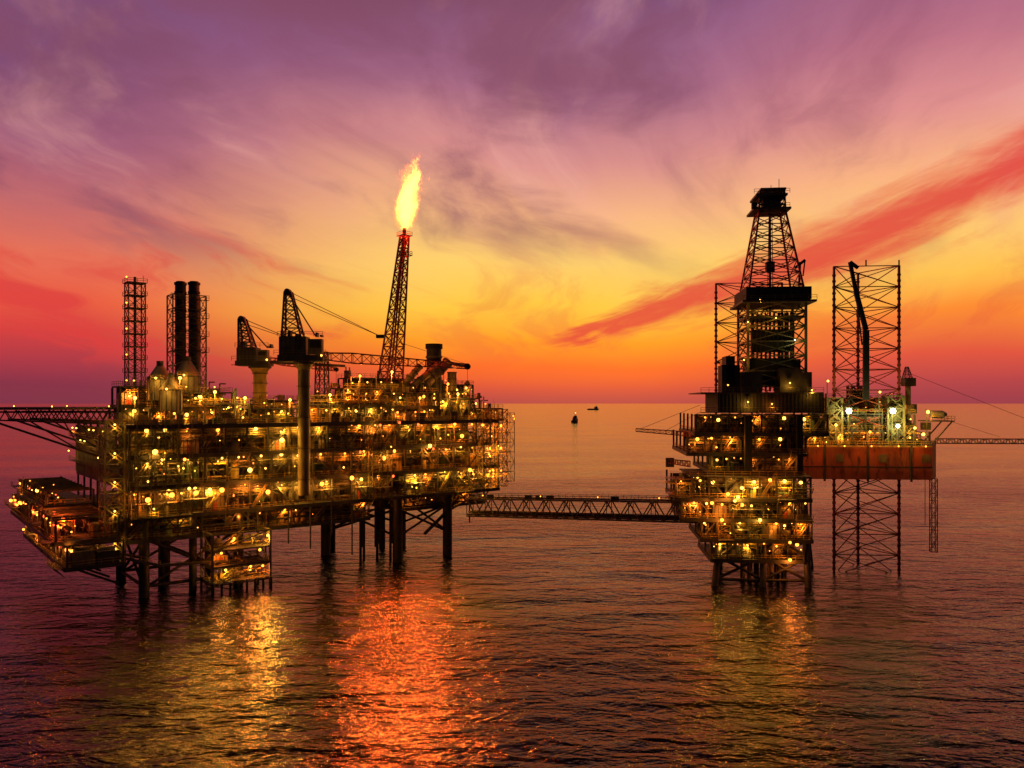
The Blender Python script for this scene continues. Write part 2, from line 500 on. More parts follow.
for (x, z, e, k) in ((19, 9.6, 220, 'lamp_amber'), (26, 5.6, 240, 'lamp_amber'), (30, 12.6, 260, 'lamp_yellow'), (22, 12.8, 160, 'lamp_amber'), (29, 5.4, 240, 'lamp_amber'), (20, 5.5, 170, 'lamp_yellow')):
    lamp(mb, x, -4.3, z, k, e, .3, off=(.6, -.7))
glitter_spot(mb, 30, -5, 12.8, 'lamp_yellow', 5500); glitter_spot(mb, 28, -5, 9.5, 'lamp_amber', 3500)  # both added for the gold streak on the water
mb.finish()

# rooftop modules, from skyline
mb = MB('topside_modules', P, pp)
SKY = [(118, 160, 386, 14), (150, 212, 392, 8), (160, 200, 384, 22), (205, 250, 403, 5), (200, 235, 392, 18), (245, 300, 408, 6), (262, 300, 400, 18),
       (305, 345, 404, 6), (320, 350, 396, 16), (342, 400, 388, 8), (350, 420, 378, 18), (395, 440, 392, 5), (420, 475, 384, 14), (440, 480, 398, 5), (470, 503, 408, 8)]
for (p0, p1, py, b) in SKY:
    a0, a1 = P.a(p0, b), P.a(p1, b)
    zt = P.p((p0+p1)/2, py, b)[2]
    if zt - 40 > 4.2:
        nl = 2 if zt-40 > 7 else 1
    else: nl = 1
    hh = (zt-40)/nl
    for j in range(nl):
        band(mb, a0+j*.6, a1-j*.6, b, b+9, 40.0+j*hh, 40.0+(j+1)*hh, bay=4, rows=1, lp=.95, every=2, en=210, roof=(j == nl-1), balcony=False, wall=True)
    for k in range(max(3, int((a1-a0)/2))):
        x = U(a0, a1); y = b+U(0, 7)
        r = R()
        if r < .45: mb.cyl((x, y, zt), (x, y, zt+U(1, 4)), U(.06, .3), random.choice(PAINTS), n=6)
        elif r < .75:
            w = U(.5, 1.6); mb.box(x, x+w, y, y+w, zt, zt+U(.6, 2.2), random.choice(PAINTS))
        else:
            t = U(1.5, 3); mb.pipe([(x, y, zt), (x, y, zt+t), (x+U(1, 3), y, zt+t)], .2, 'pipe_metal', 6)
        if R() < .3: lamp(mb, x, y-1, zt+1.3, random.choice(LAMPK), None, .2)
for k in range(80):
    x = U(0, 100); y = U(0, 5)
    t = U(.8, 3.5)
    if R() < .5: mb.beam((x, y, 40), (x, y, 40+t), .14, 'steel_olive')
    else: mb.box(x, x+U(.6, 2.4), y, y+1.2, 40, 40+t*.7, random.choice(PAINTS))
for (px, pt, pb, hw, b) in ((160, 366, 388, 12, 10), (187, 361, 386, 13, 16), (171, 378, 398, 11, 5)):
    a, bb, z1 = P.p(px, pt, b); z0 = P.p(px, pb, b)[2]; s = P.d(a, b)/F
    zm = z0+(z1-z0)*.35
    mb.cyl((a, b, z0-3), (a, b, zm), hw*s, 'paint_grey', n=20)
    mb.cyl((a, b, zm), (a, b, zm+.3), hw*s*1.05, 'steel_dark', n=20)
    mb.cyl((a, b, zm+.3), (a, b, z1), hw*s, 'paint_grey', hw*s*.3, 20)
    mb.cyl((a, b, z1), (a, b, z1+1.2), hw*s*.28, 'steel_dark', n=14)
    mb.rail((a-hw*s, b-hw*s-.3, zm), (a+hw*s, b-hw*s-.3, zm))
    for k in range(8):
        t = math.pi*(1+k/7)
        mb.beam((a+hw*s*math.cos(t)*1.02, b+hw*s*math.sin(t)*1.02, z0-3), (a+hw*s*math.cos(t)*1.02, b+hw*s*math.sin(t)*1.02, zm), .12, 'steel_dark')
    lamp(mb, a-2, b-hw*s-1, zm+.4, 'lamp_yellow', 90, .26)
a, b, z = P.p(434, 345, 12); s = P.d(a, b)/F
mb.cyl((a, b, 45), (a, b, z), 7.5*s, 'steel_dark', n=18)
mb.cyl((a, b, z-1.2), (a, b, z+.3), 8.6*s, 'soot', n=18)
mb.cyl((a, b, z-4), (a, b, z-3.4), 8.4*s, 'steel_olive', n=18)
for (q0, q1, r) in (((448, 362), (424, 386), 5), ((438, 366), (412, 388), 4), ((452, 372), (452, 392), 4.5), ((420, 366), (405, 384), 3.2)):
    p0, p1 = P.p(*q0, 9), P.p(*q1, 9)
    mb.cyl(p0, p1, r*s, 'steel_olive', n=14)
    for t in (.0, .33, .66, .95):
        v = Vector(p0).lerp(Vector(p1), t); w = Vector(p0).lerp(Vector(p1), t+.04)
        mb.cyl(v, w, r*s*1.15, 'steel_dark', n=14)
mb.beam(P.p(446, 362, 9), P.p(464, 366, 9), .9, 'steel_dark')
for (x0, x1, z) in ((10, 34, 44.2), (46, 70, 45.5), (72, 98, 43.8)):
    bt = [(x0,7,z),(x0,9,z),(x0,9,z+1.6),(x0,7,z+1.6)]
    mb.lattice(bt, [(x1,p[1],p[2]) for p in bt], 9, .2, .13, 'paint_yellow', 'Z')
    for x in (x0+1, (x0+x1)/2, x1-1): mb.beam((x, 8, 40), (x, 8, z), .35, 'steel_olive')
    for k in range(3): mb.cyl((x0, 7.4+k*.5, z+.4), (x1, 7.4+k*.5, z+.4), .18, 'pipe_metal', n=6)
for px in (486, 497):
    a = P.a(px, 4); hw = 2.6
    bt = [(a-hw,2,19),(a+hw,2,19),(a+hw,7,19),(a-hw,7,19)]
    mb.lattice(bt, [(p[0],p[1],43) for p in bt], 7, .3, .2, 'paint_yellow')
    for z in (24, 31, 38): lamp(mb, a, 1.8, z, 'lamp_amber', 200, .4)
for (px, py, b, k, e) in ((215, 392, 4, 'lamp_yellow', 500), (245, 398, 4, 'lamp_yellow', 300), (330, 395, 4, 'lamp_yellow', 400), (360, 376, 6, 'lamp_amber', 500),
                          (392, 372, 6, 'lamp_yellow', 500), (420, 398, 3, 'lamp_amber', 300), (458, 394, 3, 'lamp_yellow', 400), (448, 384, 5, 'lamp_amber', 250), (180, 378, 2, 'lamp_yellow', 250), (135, 398, 3, 'lamp_yellow', 250), (290, 400, 3, 'lamp_yellow', 300)):
    a, bb, z = P.p(px, py, b)
    mb.beam((a, b+.3, 40), (a, b+.3, z+.3), .16, 'steel_olive')
    lamp(mb, a, b, z, k, e*.55, .4)
for (px, py, k) in ((172, 495, 'lamp_amber'), (196, 493, 'lamp_amber'), (148, 500, 'lamp_amber'), (250, 470, 'lamp_yellow'), (322, 484, 'lamp_amber'), (352, 478, 'lamp_amber'), (470, 470, 'lamp_amber'), (462, 436, 'lamp_amber'), (430, 446, 'lamp_yellow'), (384, 458, 'lamp_amber'), (282, 440, 'lamp_yellow'), (222, 490, 'lamp_amber'), (268, 492, 'lamp_amber'), (155, 452, 'lamp_yellow')):
    a, b, z = P.p(px, py, -.9)
    lamp(mb, a, b, z, k, 170, .6, off=(-.9, -.8))
mb.finish()

# ---- communications tower
ct = MB('communications_tower', P)
a, b, zt = P.p(135, 283, 20); s = P.d(a, b)/F; hw = 11*s/1.42
bt = [(a-hw,b-hw,40),(a+hw,b-hw,40),(a+hw,b+hw,40),(a-hw,b+hw,40)]
ct.lattice(bt, [(p[0],p[1],zt) for p in bt], 11, .26, .14, 'paint_grey')
for i in range(12):
    z = 40+(zt-40)*i/11
    ct.box(a-hw-.4, a+hw+.4, b-hw-.4, b+hw+.4, z-.12, z, 'paint_grey')
    ct.rail((a-hw-.4, b-hw-.4, z), (a+hw+.4, b-hw-.4, z), 'steel_olive', .9); ct.rail((a-hw-.4, b-hw-.4, z), (a-hw-.4, b+hw+.4, z), 'steel_olive', .9)
    if i % 2: ct.ball((a-hw-.6, b-hw-.6, z+1), .2, 'lamp_amber', 6, 4)
ct.cyl((a, b, 40), (a, b, zt+1.5), .35, 'paint_grey')
ct.cyl((a+hw, b, zt), (a+hw, b, zt+2), .06, 'steel_dark')
ct.finish()

# ---- twin exhaust stacks
ex = MB('exhaust_stack', P)
for px in (180.5, 194):
    a, b, zt = P.p(px, 283, 20); s = P.d(a, b)/F
    ex.cyl((a, b, 42), (a, b, zt), 5.2*s, 'steel_dark', n=18)
    for py, k in ((283, 1.15), (292, 1.12), (310, 1.1), (330, 1.1), (350, 1.1)):
        z = P.p(px, py, 20)[2]; ex.cyl((a, b, z-.5), (a, b, z+.1), 5.2*s*k, 'soot', n=18)
    ex.cyl((a, b, zt), (a, b, zt+.4), 4.2*s, 'soot', n=18)
a0, a1 = P.a(170, 20), P.a(203, 20); zt = P.p(186, 296, 20)[2]
bt = [(a0,17.5,40),(a1,17.5,40),(a1,22.5,40),(a0,22.5,40)]
ex.lattice(bt, [(p[0],p[1],zt) for p in bt], 9, .3, .17, 'steel_olive')
for py in (300, 318, 336, 352):
    z = P.p(186, py, 20)[2]
    ex.rail((a0-.6, 17, z), (a1+.6, 17, z), 'steel_olive'); ex.box(a0-.6, a1+.6, 17, 17.9, z-.1, z, 'steel_dark')
ex.beam((a1, 20, 44), (a1+2.5, 20, 41), .3, 'steel_olive')
ex.finish()

# ---- helideck
hd = MB('helideck', P)
W = Frame(0, 0, 0)
hd.f = W
hx, hy, hr, hz = -113.0, 200.0, 16.5, 44.0
n = 8
ring = [(hx+hr*math.cos(math.pi/8+2*math.pi*i/n), hy+hr*.95*math.sin(math.pi/8+2*math.pi*i/n)) for i in range(n)]
hd.add([(x, y, hz) for x, y in ring]+[(x, y, hz-.6) for x, y in ring], [tuple(range(n)), tuple(range(2*n-1, n-1, -1))]+[(i, n+i, n+(i+1) % n, (i+1) % n) for i in range(n)], 'deck_plate')
for i in range(n):
    x0, y0 = ring[i]; x1, y1 = ring[(i+1) % n]
    X0, Y0 = hx+(x0-hx)*1.09, hy+(y0-hy)*1.09; X1, Y1 = hx+(x1-hx)*1.09, hy+(y1-hy)*1.09
    hd.beam((X0, Y0, hz-.2), (X1, Y1, hz-.2), .15, 'steel_olive')
    for t in range(7):
        s = t/7
        hd.beam((x0+(x1-x0)*s, y0+(y1-y0)*s, hz-.4), (X0+(X1-X0)*s, Y0+(Y1-Y0)*s, hz-.2), .09, 'steel_olive')
    hd.ball((x0, y0, hz+.2), .16, 'lamp_yellow', 6, 4)
for y in (191, 200, 209):
    hd.beam((hx-15, y, hz-1.2), (hx+18, y, hz-1.2), .35, 'steel_dark')
    hd.beam((hx-13, y, hz-3), (hx+16, y, hz-4), .35, 'steel_dark')
    for k in range(10):
        x = hx-14+k*3.1
        hd.beam((x, y, hz-.8), (x+1.5, y, hz-3.2), .2, 'steel_dark'); hd.beam((x+1.5, y, hz-3.2), (x+3, y, hz-.8), .2, 'steel_dark')
    hd.beam((hx-12, y, hz-3), (hx+16, y+3, hz-13), .45, 'steel_dark')
    hd.beam((hx-2, y, hz-3.4), (hx+8, y+2, hz-10), .3, 'steel_dark'); hd.beam((hx+6, y, hz-3.4), (hx+9, y+2, hz-10.3), .3, 'steel_dark')
hd.finish()

# ---- flare tower and flame
ft = MB('flare_tower', P)
bB = 18
p0 = P.p(390, 384, bB); p1 = P.p(404.5, 236, bB); s = P.d(p0[0], bB)/F
def ringpts(c, hw): return [(c[0]-hw,c[1]-hw,c[2]),(c[0]+hw,c[1]-hw,c[2]),(c[0]+hw,c[1]+hw,c[2]),(c[0]-hw,c[1]+hw,c[2])]
ft.lattice(ringpts(p0, 9*s/1.0), ringpts(p1, 4.2*s/1.3), 12, .42, .24, 'paint_red')
ft.cyl(p0, (p1[0], p1[1], p1[2]+1.5), .3, 'paint_red', n=8)
for q in range(2):
    r_ = ringpts((p1[0], p1[1], p1[2]-q*6), 1.7)
    for i in range(4):
        ft.beam(r_[i], r_[(i+1) % 4], .2, 'paint_red'); ft.rail(r_[i], r_[(i+1) % 4], 'paint_red')
ft.cyl((p1[0], p1[1], p1[2]), (p1[0], p1[1], p1[2]+2.4), .4, 'soot', .6, 12)
ft.box(p0[0]-5, p0[0]+5, p0[1]-5, p0[1]+5, 40, p0[2]+.2, 'steel_olive')
fto = ft.finish()

fw = Vector(P.w(p1)) + Vector((0, 0, 1.6))
me = bpy.data.meshes.new('gas_flame')
X0, X1, Y, H = -6, 9.5, 6.5, 26.0
me.from_pydata([(X0,-Y,-.5),(X1,-Y,-.5),(X1,Y,-.5),(X0,Y,-.5),(X0,-Y,H),(X1,-Y,H),(X1,Y,H),(X0,Y,H)], [], [(0,3,2,1),(4,5,6,7),(0,1,5,4),(1,2,6,5),(2,3,7,6),(3,0,4,7)])
flame = bpy.data.objects.new('gas_flame', me)
flame.location = fw
scene.collection.objects.link(flame)
m = bpy.data.materials.new('burning_gas'); m.use_nodes = True
nt = m.node_tree; nt.nodes.clear()
class NT:
    def __init__(s, nt): s.nt = nt
    def math(s, op, a, b=None, c=None, clamp=False):
        n = s.nt.nodes.new('ShaderNodeMath'); n.operation = op; n.use_clamp = clamp
        for i, v in enumerate((a, b, c)):
            if v is None: continue
            if isinstance(v, (int, float)): n.inputs[i].default_value = v
            else: s.nt.links.new(v, n.inputs[i])
        return n.outputs[0]
    def smooth(s, v, lo, hi, a=0., b=1.):
        n = s.nt.nodes.new('ShaderNodeMapRange'); n.interpolation_type = 'SMOOTHSTEP'
        s.nt.links.new(v, n.inputs[0])
        for i, q in zip((1, 2, 3, 4), (lo, hi, a, b)): n.inputs[i].default_value = q
        return n.outputs[0]
    def sep(s, v):
        n = s.nt.nodes.new('ShaderNodeSeparateXYZ'); s.nt.links.new(v, n.inputs[0]); return n.outputs
    def comb(s, *v):
        n = s.nt.nodes.new('ShaderNodeCombineXYZ')
        for i, q in enumerate(v):
            if isinstance(q, (int, float)): n.inputs[i].default_value = q
            else: s.nt.links.new(q, n.inputs[i])
        return n.outputs[0]
    def noise(s, v, scale, det=4, dist=0., rough=.5):
        n = s.nt.nodes.new('ShaderNodeTexNoise')
        n.inputs['Scale'].default_value = scale; n.inputs['Detail'].default_value = det
        n.inputs['Distortion'].default_value = dist; n.inputs['Roughness'].default_value = rough
        s.nt.links.new(v, n.inputs['Vector']); return n.outputs['Fac']
    def ramp(s, v, stops):
        n = s.nt.nodes.new('ShaderNodeValToRGB'); cr = n.color_ramp
        while len(cr.elements) < len(stops): cr.elements.new(.5)
        for e, (p, c) in zip(cr.elements, stops): e.position = p
        for e, (p, c) in zip(cr.elements, stops): e.color = c
        s.nt.links.new(v, n.inputs[0]); return n.outputs[0]
    def mix(s, f, a, b, mode='MIX'):
        n = s.nt.nodes.new('ShaderNodeMixRGB'); n.blend_type = mode
        for i, q in enumerate((f, a, b)):
            if isinstance(q, (int, float)): n.inputs[i].default_value = q
            elif isinstance(q, tuple): n.inputs[i].default_value = q
            else: s.nt.links.new(q, n.inputs[i])
        return n.outputs[0]
N = NT(nt)
tc = nt.nodes.new('ShaderNodeTexCoord')
x, y, z = N.sep(tc.outputs['Object'])[:3]
h = N.math('DIVIDE', z, 23.0)
nz = N.comb(x, y, N.math('MULTIPLY', z, .55))
n1 = N.math('SUBTRACT', N.noise(nz, .28, 1), .5)
n2 = N.math('SUBTRACT', N.noise(nz, .75, 4, 1.4, .62), .5)
cx = N.math('ADD', N.math('MULTIPLY', z, .13), N.math('MULTIPLY', N.math('MULTIPLY', n1, 14.0), h))
dx = N.math('SUBTRACT', x, cx)
r = N.math('SQRT', N.math('ADD', N.math('MULTIPLY', dx, dx), N.math('MULTIPLY', y, y)))
prof = N.math('SINE', N.math('MULTIPLY', N.math('POWER', N.math('MAXIMUM', N.math('MINIMUM', h, 1.0), 0.0), .72), math.pi))
Rr = N.math('ADD', N.math('MULTIPLY', prof, 2.9), N.math('MULTIPLY', N.math('SUBTRACT', 1.0, h), .9))
dd = N.math('ADD', N.math('SUBTRACT', Rr, r), N.math('MULTIPLY', n2, N.math('ADD', 5.0, N.math('MULTIPLY', h, 7.5))))
dens = N.smooth(dd, -.8, 2.0)
dens = N.math('MULTIPLY', dens, N.smooth(h, .98, 1.07, 1., 0.))
dens = N.math('MULTIPLY', dens, N.smooth(h, -.01, .02))
em = nt.nodes.new('ShaderNodeEmission')
nt.links.new(N.math('MULTIPLY', N.math('POWER', dens, 2.0), 4.6), em.inputs[1])
em.inputs[0].default_value = (1.0, .22, .045, 1)
ab = nt.nodes.new('ShaderNodeVolumeAbsorption')
ab.inputs['Color'].default_value = (.92, .6, .3, 1)
nt.links.new(N.math('MULTIPLY', dens, .6), ab.inputs['Density'])
ad = nt.nodes.new('ShaderNodeAddShader')
nt.links.new(em.outputs[0], ad.inputs[0]); nt.links.new(ab.outputs[0], ad.inputs[1])
o = nt.nodes.new('ShaderNodeOutputMaterial')
nt.links.new(ad.outputs[0], o.inputs['Volume'])
try: m.cycles.volume_step_rate = .5
except Exception: pass
me.materials.append(m)
for k, (zz, e) in enumerate(((4, 45000), (9, 75000), (13, 55000))):
    l = point('flame_light', (.12*zz, 0, zz), (1.0, .15, .02), e, flame, .8)

# ---- pedestal cranes
def crane(px, b, py_base, py_ped, pr, house, mast, pend, boom, pmat):
    mb = MB('pedestal_crane', W)
    a = P.a(px, b); wx, wy, _ = P.w((a, b, 0)); s = wy/F
    X = lambda q: (q-512)/F*wy
    Z = lambda q: CAM_H+(403-q)/F*wy
    zb, zp = Z(py_base), Z(py_ped)
    mb.cyl((wx, wy, zb), (wx, wy, zp-2), pr*s, pmat, n=20)
    mb.cyl((wx, wy, zp-2), (wx, wy, zp-.6), pr*s, pmat, pr*s*1.5, 20)
    mb.cyl((wx, wy, zp-.6), (wx, wy, zp), pr*s*1.7, 'steel_dark', n=20)
    for k in range(4):
        z = zb+(zp-zb)*(k+.5)/4.3
        mb.cyl((wx, wy, z), (wx, wy, z+.2), pr*s*1.2, 'steel_dark', n=20)
    x0, x1, y0, y1 = X(house[0]), X(house[1]), Z(house[3]), Z(house[2])
    mb.box(x0, x1, wy-2.4, wy+2.4, y0, y0+(y1-y0)*.25, 'steel_dark')
    mb.box(x0+.3, x0+(x1-x0)*.62, wy-2.1, wy+2.1, y0+(y1-y0)*.25, y1-.5, 'steel_dark')
    mb.box(x0+(x1-x0)*.68, x1-.2, wy-2.8, wy-.6, y0+(y1-y0)*.27, y1-1.2, 'steel_olive')
    mb.box(x0+(x1-x0)*.72, x1-.6, wy-2.9, wy-2.803, y0+(y1-y0)*.5, y1-1.7, 'soot')
    for k in range(5):
        xx = x0+.6+(x1-x0)*.11*k
        mb.box(xx, xx+.12, wy-2.2, wy-2.103, y0+(y1-y0)*.25, y1-.5, 'soot')
    for k in range(6):
        xx = U(x0, x1); mb.box(xx, xx+U(.4, 1.2), wy-1, wy+1, y1-.5, y1-.5+U(.4, 1.6), 'steel_dark')
    mb.rail((x0, wy-2.4, y1-.5), (x1, wy-2.4, y1-.5), 'steel_olive'); mb.rail((x0-.8, wy-2.6, y0+(y1-y0)*.25), (x1+.8, wy-2.6, y0+(y1-y0)*.25), 'steel_olive')
    mb.box(x0-.8, x1+.8, wy-3, wy-2.403, y0+.1, y0+.25, 'steel_dark')
    mx, mz = X(mast[0]), Z(mast[1])
    xa, xb = x0+(x1-x0)*.08, x0+(x1-x0)*.5
    bt = [(xa,wy-1.8,y1-.5),(xb,wy-1.8,y1-.5),(xb,wy+1.8,y1-.5),(xa,wy+1.8,y1-.5)]
    tp = [(mx-.7,wy-.8,mz),(mx+.9,wy-.8,mz),(mx+.9,wy+.8,mz),(mx-.7,wy+.8,mz)]
    mb.lattice(bt, tp, 5, .42, .2, 'steel_dark')
    mb.cyl((mx, wy-1, mz), (mx, wy+1, mz), .8, 'soot', n=12)
    mb.beam((mx, wy, mz), (xb+3.5, wy, y1-.5), .3, 'steel_dark')
    bx0, bz0, bx1, bz1 = X(boom[0]), Z(boom[1]), X(boom[2]), Z(boom[3])
    by1 = wy+boom[4]
    pxx, pzz = X(pend[0]), Z(pend[1])
    for o in (-.5, .5):
        mb.beam((mx+.5, wy+o, mz), (pxx, wy+o+boom[4]*.4, pzz), .13, 'steel_dark')
        mb.beam((mx+.5, wy+o, mz-1.2), (pxx, wy+o+boom[4]*.4, pzz), .13, 'steel_dark')
        mb.beam((pxx, wy+o+boom[4]*.4, pzz), (bx1, by1, bz1+.6), .08, 'steel_dark')
    mb.box(pxx-1.1, pxx+1.1, wy+boom[4]*.4-.7, wy+boom[4]*.4+.7, pzz-.5, pzz+.4, 'soot')
    hh = boom[5]
    bt = [(bx0,wy-.9,bz0-hh*.3),(bx0,wy+.9,bz0-hh*.3),(bx0,wy+.9,bz0+hh*.3),(bx0,wy-.9,bz0+hh*.3)]
    mxp = bx0+(bx1-bx0)*.2; mzp = bz0+(bz1-bz0)*.2; yy = wy+boom[4]*.2
    md = [(mxp,yy-.9,mzp-hh/2),(mxp,yy+.9,mzp-hh/2),(mxp,yy+.9,mzp+hh/2),(mxp,yy-.9,mzp+hh/2)]
    tp = [(bx1,by1-.5,bz1-hh*.25),(bx1,by1+.5,bz1-hh*.25),(bx1,by1+.5,bz1+hh*.25),(bx1,by1-.5,bz1+hh*.25)]
    L = (Vector(tp[0])-Vector(bt[0])).length
    mb.lattice(bt, md, max(2, int(L*.2/hh)), .28, .16, 'paint_red', 'Z'); mb.lattice(md, tp, max(4, int(L*.8/hh)), .28, .16, 'paint_red', 'Z')
    mb.cyl((bx1, by1-.6, bz1), (bx1, by1+.6, bz1), hh*.35, 'soot', n=12)
    mb.beam((bx1, by1, bz1), (bx1, by1, bz1-4), .1, 'soot'); mb.box(bx1-.4, bx1+.4, by1-.3, by1+.3, bz1-5, bz1-4, 'paint_yellow')
    mb.ball((x1-.2, wy-3, y0+1.5), .25, 'lamp_yellow', 6, 4)
    mb.finish()
crane(304, -2.5, 495, 362, 6.0, (280, 325, 335, 362), (288, 292), (374, 333), (320, 356, 462, 362, 25, 2.6), 'steel_olive')
crane(260, 14, 408, 366, 6.5, (238, 271, 346, 366), (242, 319), (286, 338), (269, 360, 318, 366, 22, 1.9), 'paint_yellow')
jm = MB('crane_boom_rest', P)
a, b, z = P.p(322, 352, 10)
jm.lattice(ringpts((a, b, 40), 1.6), ringpts((a, b, z), 1.2), 5, .3, .18, 'steel_dark')
jm.beam(P.p(270, 362, 10), P.p(345, 366, 10), .5, 'steel_dark', .7)
jm.finish()

# =================================================================== WELLHEAD PLATFORM + DRILLING RIG
G = Frame((690-512)/F*198, 198.0, -5)
wp = empty('wellhead_platform')
mb = MB('wellhead_decks', G, wp)
zs = [6.5, 11.5, 16.5, 21.5, 27.0]
ext = [(712, 804), (702, 812), (682, 811), (676, 811)]
for i in range(4):
    a0, a1 = G.a(ext[i][0], 0), G.a(ext[i][1], 0)
    band(mb, a0, a1, 0, 22, zs[i], zs[i+1], bay=4, rows=2, lp=.9, every=2, en=200, wall=(i > 0), brace=.5)
a0, a1 = G.a(690, 0), G.a(812, 0)
mb.box(a0, a1, 0, 22, 26.65, 27, 'deck_plate'); mb.rail((a0, 0, 27), (a1, 0, 27))
for (px, py, e, k) in ((738, 497, 450, 'lamp_yellow'), (728, 494, 250, 'lamp_amber'), (742, 488, 250, 'lamp_yellow'), (790, 560, 250, 'lamp_amber'), (712, 503, 250, 'lamp_amber'), (770, 480, 150, 'lamp_amber'), (760, 520, 200, 'lamp_yellow'), (722, 520, 200, 'lamp_amber')):
    a, b, z = G.p(px, py, -1)
    lamp(mb, a, b, z, k, e, .42, off=(-1, -.6))
glitter_spot(mb, G.a(790, -1), -1, 11, 'lamp_amber', 1800); glitter_spot(mb, G.a(735, -1), -1, 21, 'lamp_yellow', 1200)
a = G.a(686, 6)
for z in (20.5, 24.5):
    mb.cyl((a, 8, z), (a, 8, z+.3), 5, 'paint_yellow', n=20); mb.cyl((a, 8, z+1.2), (a, 8, z+1.3), 5.05, 'paint_yellow', n=20)
mb.cyl((a, 8, 17), (a, 8, 27), 1.5, 'steel_olive', n=14)
mb.finish()
mb = MB('jacket', G, wp)
tops = [(G.a(728, 5), 5), (G.a(765, 5), 5), (G.a(803, 5), 5), (G.a(730, 20), 20), (G.a(800, 20), 20)]
bots = [(G.a(710, -2), -2), (G.a(762, -2), -2), (G.a(810, -2), -2), (G.a(716, 26), 26), (G.a(814, 26), 26)]
for t, q in zip(tops, bots):
    mb.cyl((*t, 27), (*q, -9), .85, 'jacket_steel', n=12)
def lp_(i, z):
    t = (27-z)/36; return (tops[i][0]+(bots[i][0]-tops[i][0])*t, tops[i][1]+(bots[i][1]-tops[i][1])*t, z)
for (i, j) in ((0, 1), (1, 2), (3, 4), (0, 3), (2, 4)):
    for (z0, z1) in ((1.5, 7), (7, 14)):
        mb.cyl(lp_(i, z0), lp_(j, z1), .38, 'jacket_steel', n=8); mb.cyl(lp_(j, z0), lp_(i, z1), .38, 'jacket_steel', n=8)
        mb.cyl(lp_(i, z0), lp_(j, z0), .38, 'jacket_steel', n=8)
for i in range(14):
    x = tops[1][0]-5+i % 7*1.7; y = 6+(i//7)*3
    mb.cyl((x, y, 27), (x, y, -6), .36, random.choice(['steel_olive', 'jacket_steel', 'paint_yellow']), n=8)
mb.finish()

rig = empty('jackup_drilling_rig')
mb = MB('cantilever', G, rig)
band(mb, G.a(712, 2), G.a(801, 2), 2, 34, 28.0, 32.6, bay=4.2, rows=2, lp=.9, every=2, en=190)
band(mb, G.a(688, 2), G.a(806, 2), 2, 34, 32.6, 37.6, bay=4.2, rows=2, lp=.9, every=2, en=230)
band(mb, G.a(696, 2), G.a(828, 2), 2, 34, 37.6, 42.5, bay=4.2, rows=1, lp=.8, every=3, en=180)
mb.box(G.a(745, 1), G.a(752, 1), .8, 36, 28, 42, 'soot'); mb.box(G.a(797, 1), G.a(803, 1), .8, 36, 28, 42, 'soot')
for (q0, q1, hh) in (((690, 434), (636, 430), 1.1), ((690, 464), (668, 461), 1.4)):
    p, q = G.p(*q0, 4), G.p(*q1, 4)
    bt = [(p[0],3.2,p[2]-hh/2),(p[0],4.8,p[2]-hh/2),(p[0],4.8,p[2]+hh/2),(p[0],3.2,p[2]+hh/2)]
    tp = [(q[0],3.6,q[2]-hh/3),(q[0],4.4,q[2]-hh/3),(q[0],4.4,q[2]+hh/3),(q[0],3.6,q[2]+hh/3)]
    mb.lattice(bt, tp, 9, .2, .12, 'paint_red', 'Z')
mb.beam(G.p(700, 405, 4), G.p(640, 429, 4), .09, 'soot'); mb.beam(G.p(700, 412, 4), G.p(665, 431, 4), .09, 'soot')
mb.box(G.a(666, 4), G.a(674, 4), 3.5, 5, G.p(668, 467, 4)[2], G.p(668, 458, 4)[2], 'soot')
mb.finish()
mb = MB('drill_floor', G, rig)
b0 = 5
z0, z1 = 42.5, 48.6
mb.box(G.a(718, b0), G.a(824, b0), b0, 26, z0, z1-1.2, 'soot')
for i in range(30):
    x = G.a(718, b0)+.2+i*.9
    mb.box(x, x+.3, b0-.12, b0-.003, z0, z1-1.2, 'steel_dark')
mb.box(G.a(700, b0), G.a(822, b0), b0-1.5, 27, z1-1.2, z1-.9, 'steel_dark')
mb.rail((G.a(700, b0), b0-1.5, z1-.9), (G.a(822, b0), b0-1.5, z1-.9), 'steel_olive')
mb.rail((G.a(700, b0), b0-1.5, z0+.2), (G.a(826, b0), b0-1.5, z0+.2), 'steel_olive')
mb.box(G.a(700, b0), G.a(826, b0), b0-1.5, b0-.2, z0, z0+.2, 'steel_dark')
for (p0_, p1_, py) in ((722, 740, 365), (800, 812, 372), (742, 762, 372), (780, 800, 368), (726, 735, 356)):
    mb.box(G.a(p0_, b0), G.a(p1_, b0), b0, b0+6, z1-.9, G.p(p0_, py, b0)[2], random.choice(['soot', 'steel_dark']))
for (px, py, k, e) in ((748, 402, 'lamp_yellow', 90), (772, 404, 'lamp_amber', 60), (812, 390, 'lamp_yellow', 90), (728, 385, 'lamp_amber', None), (790, 383, 'lamp_yellow', 60)):
    a, b, z = G.p(px, py, b0-1.2); lamp(mb, a, b, z, k, e, .2)
mb.finish()
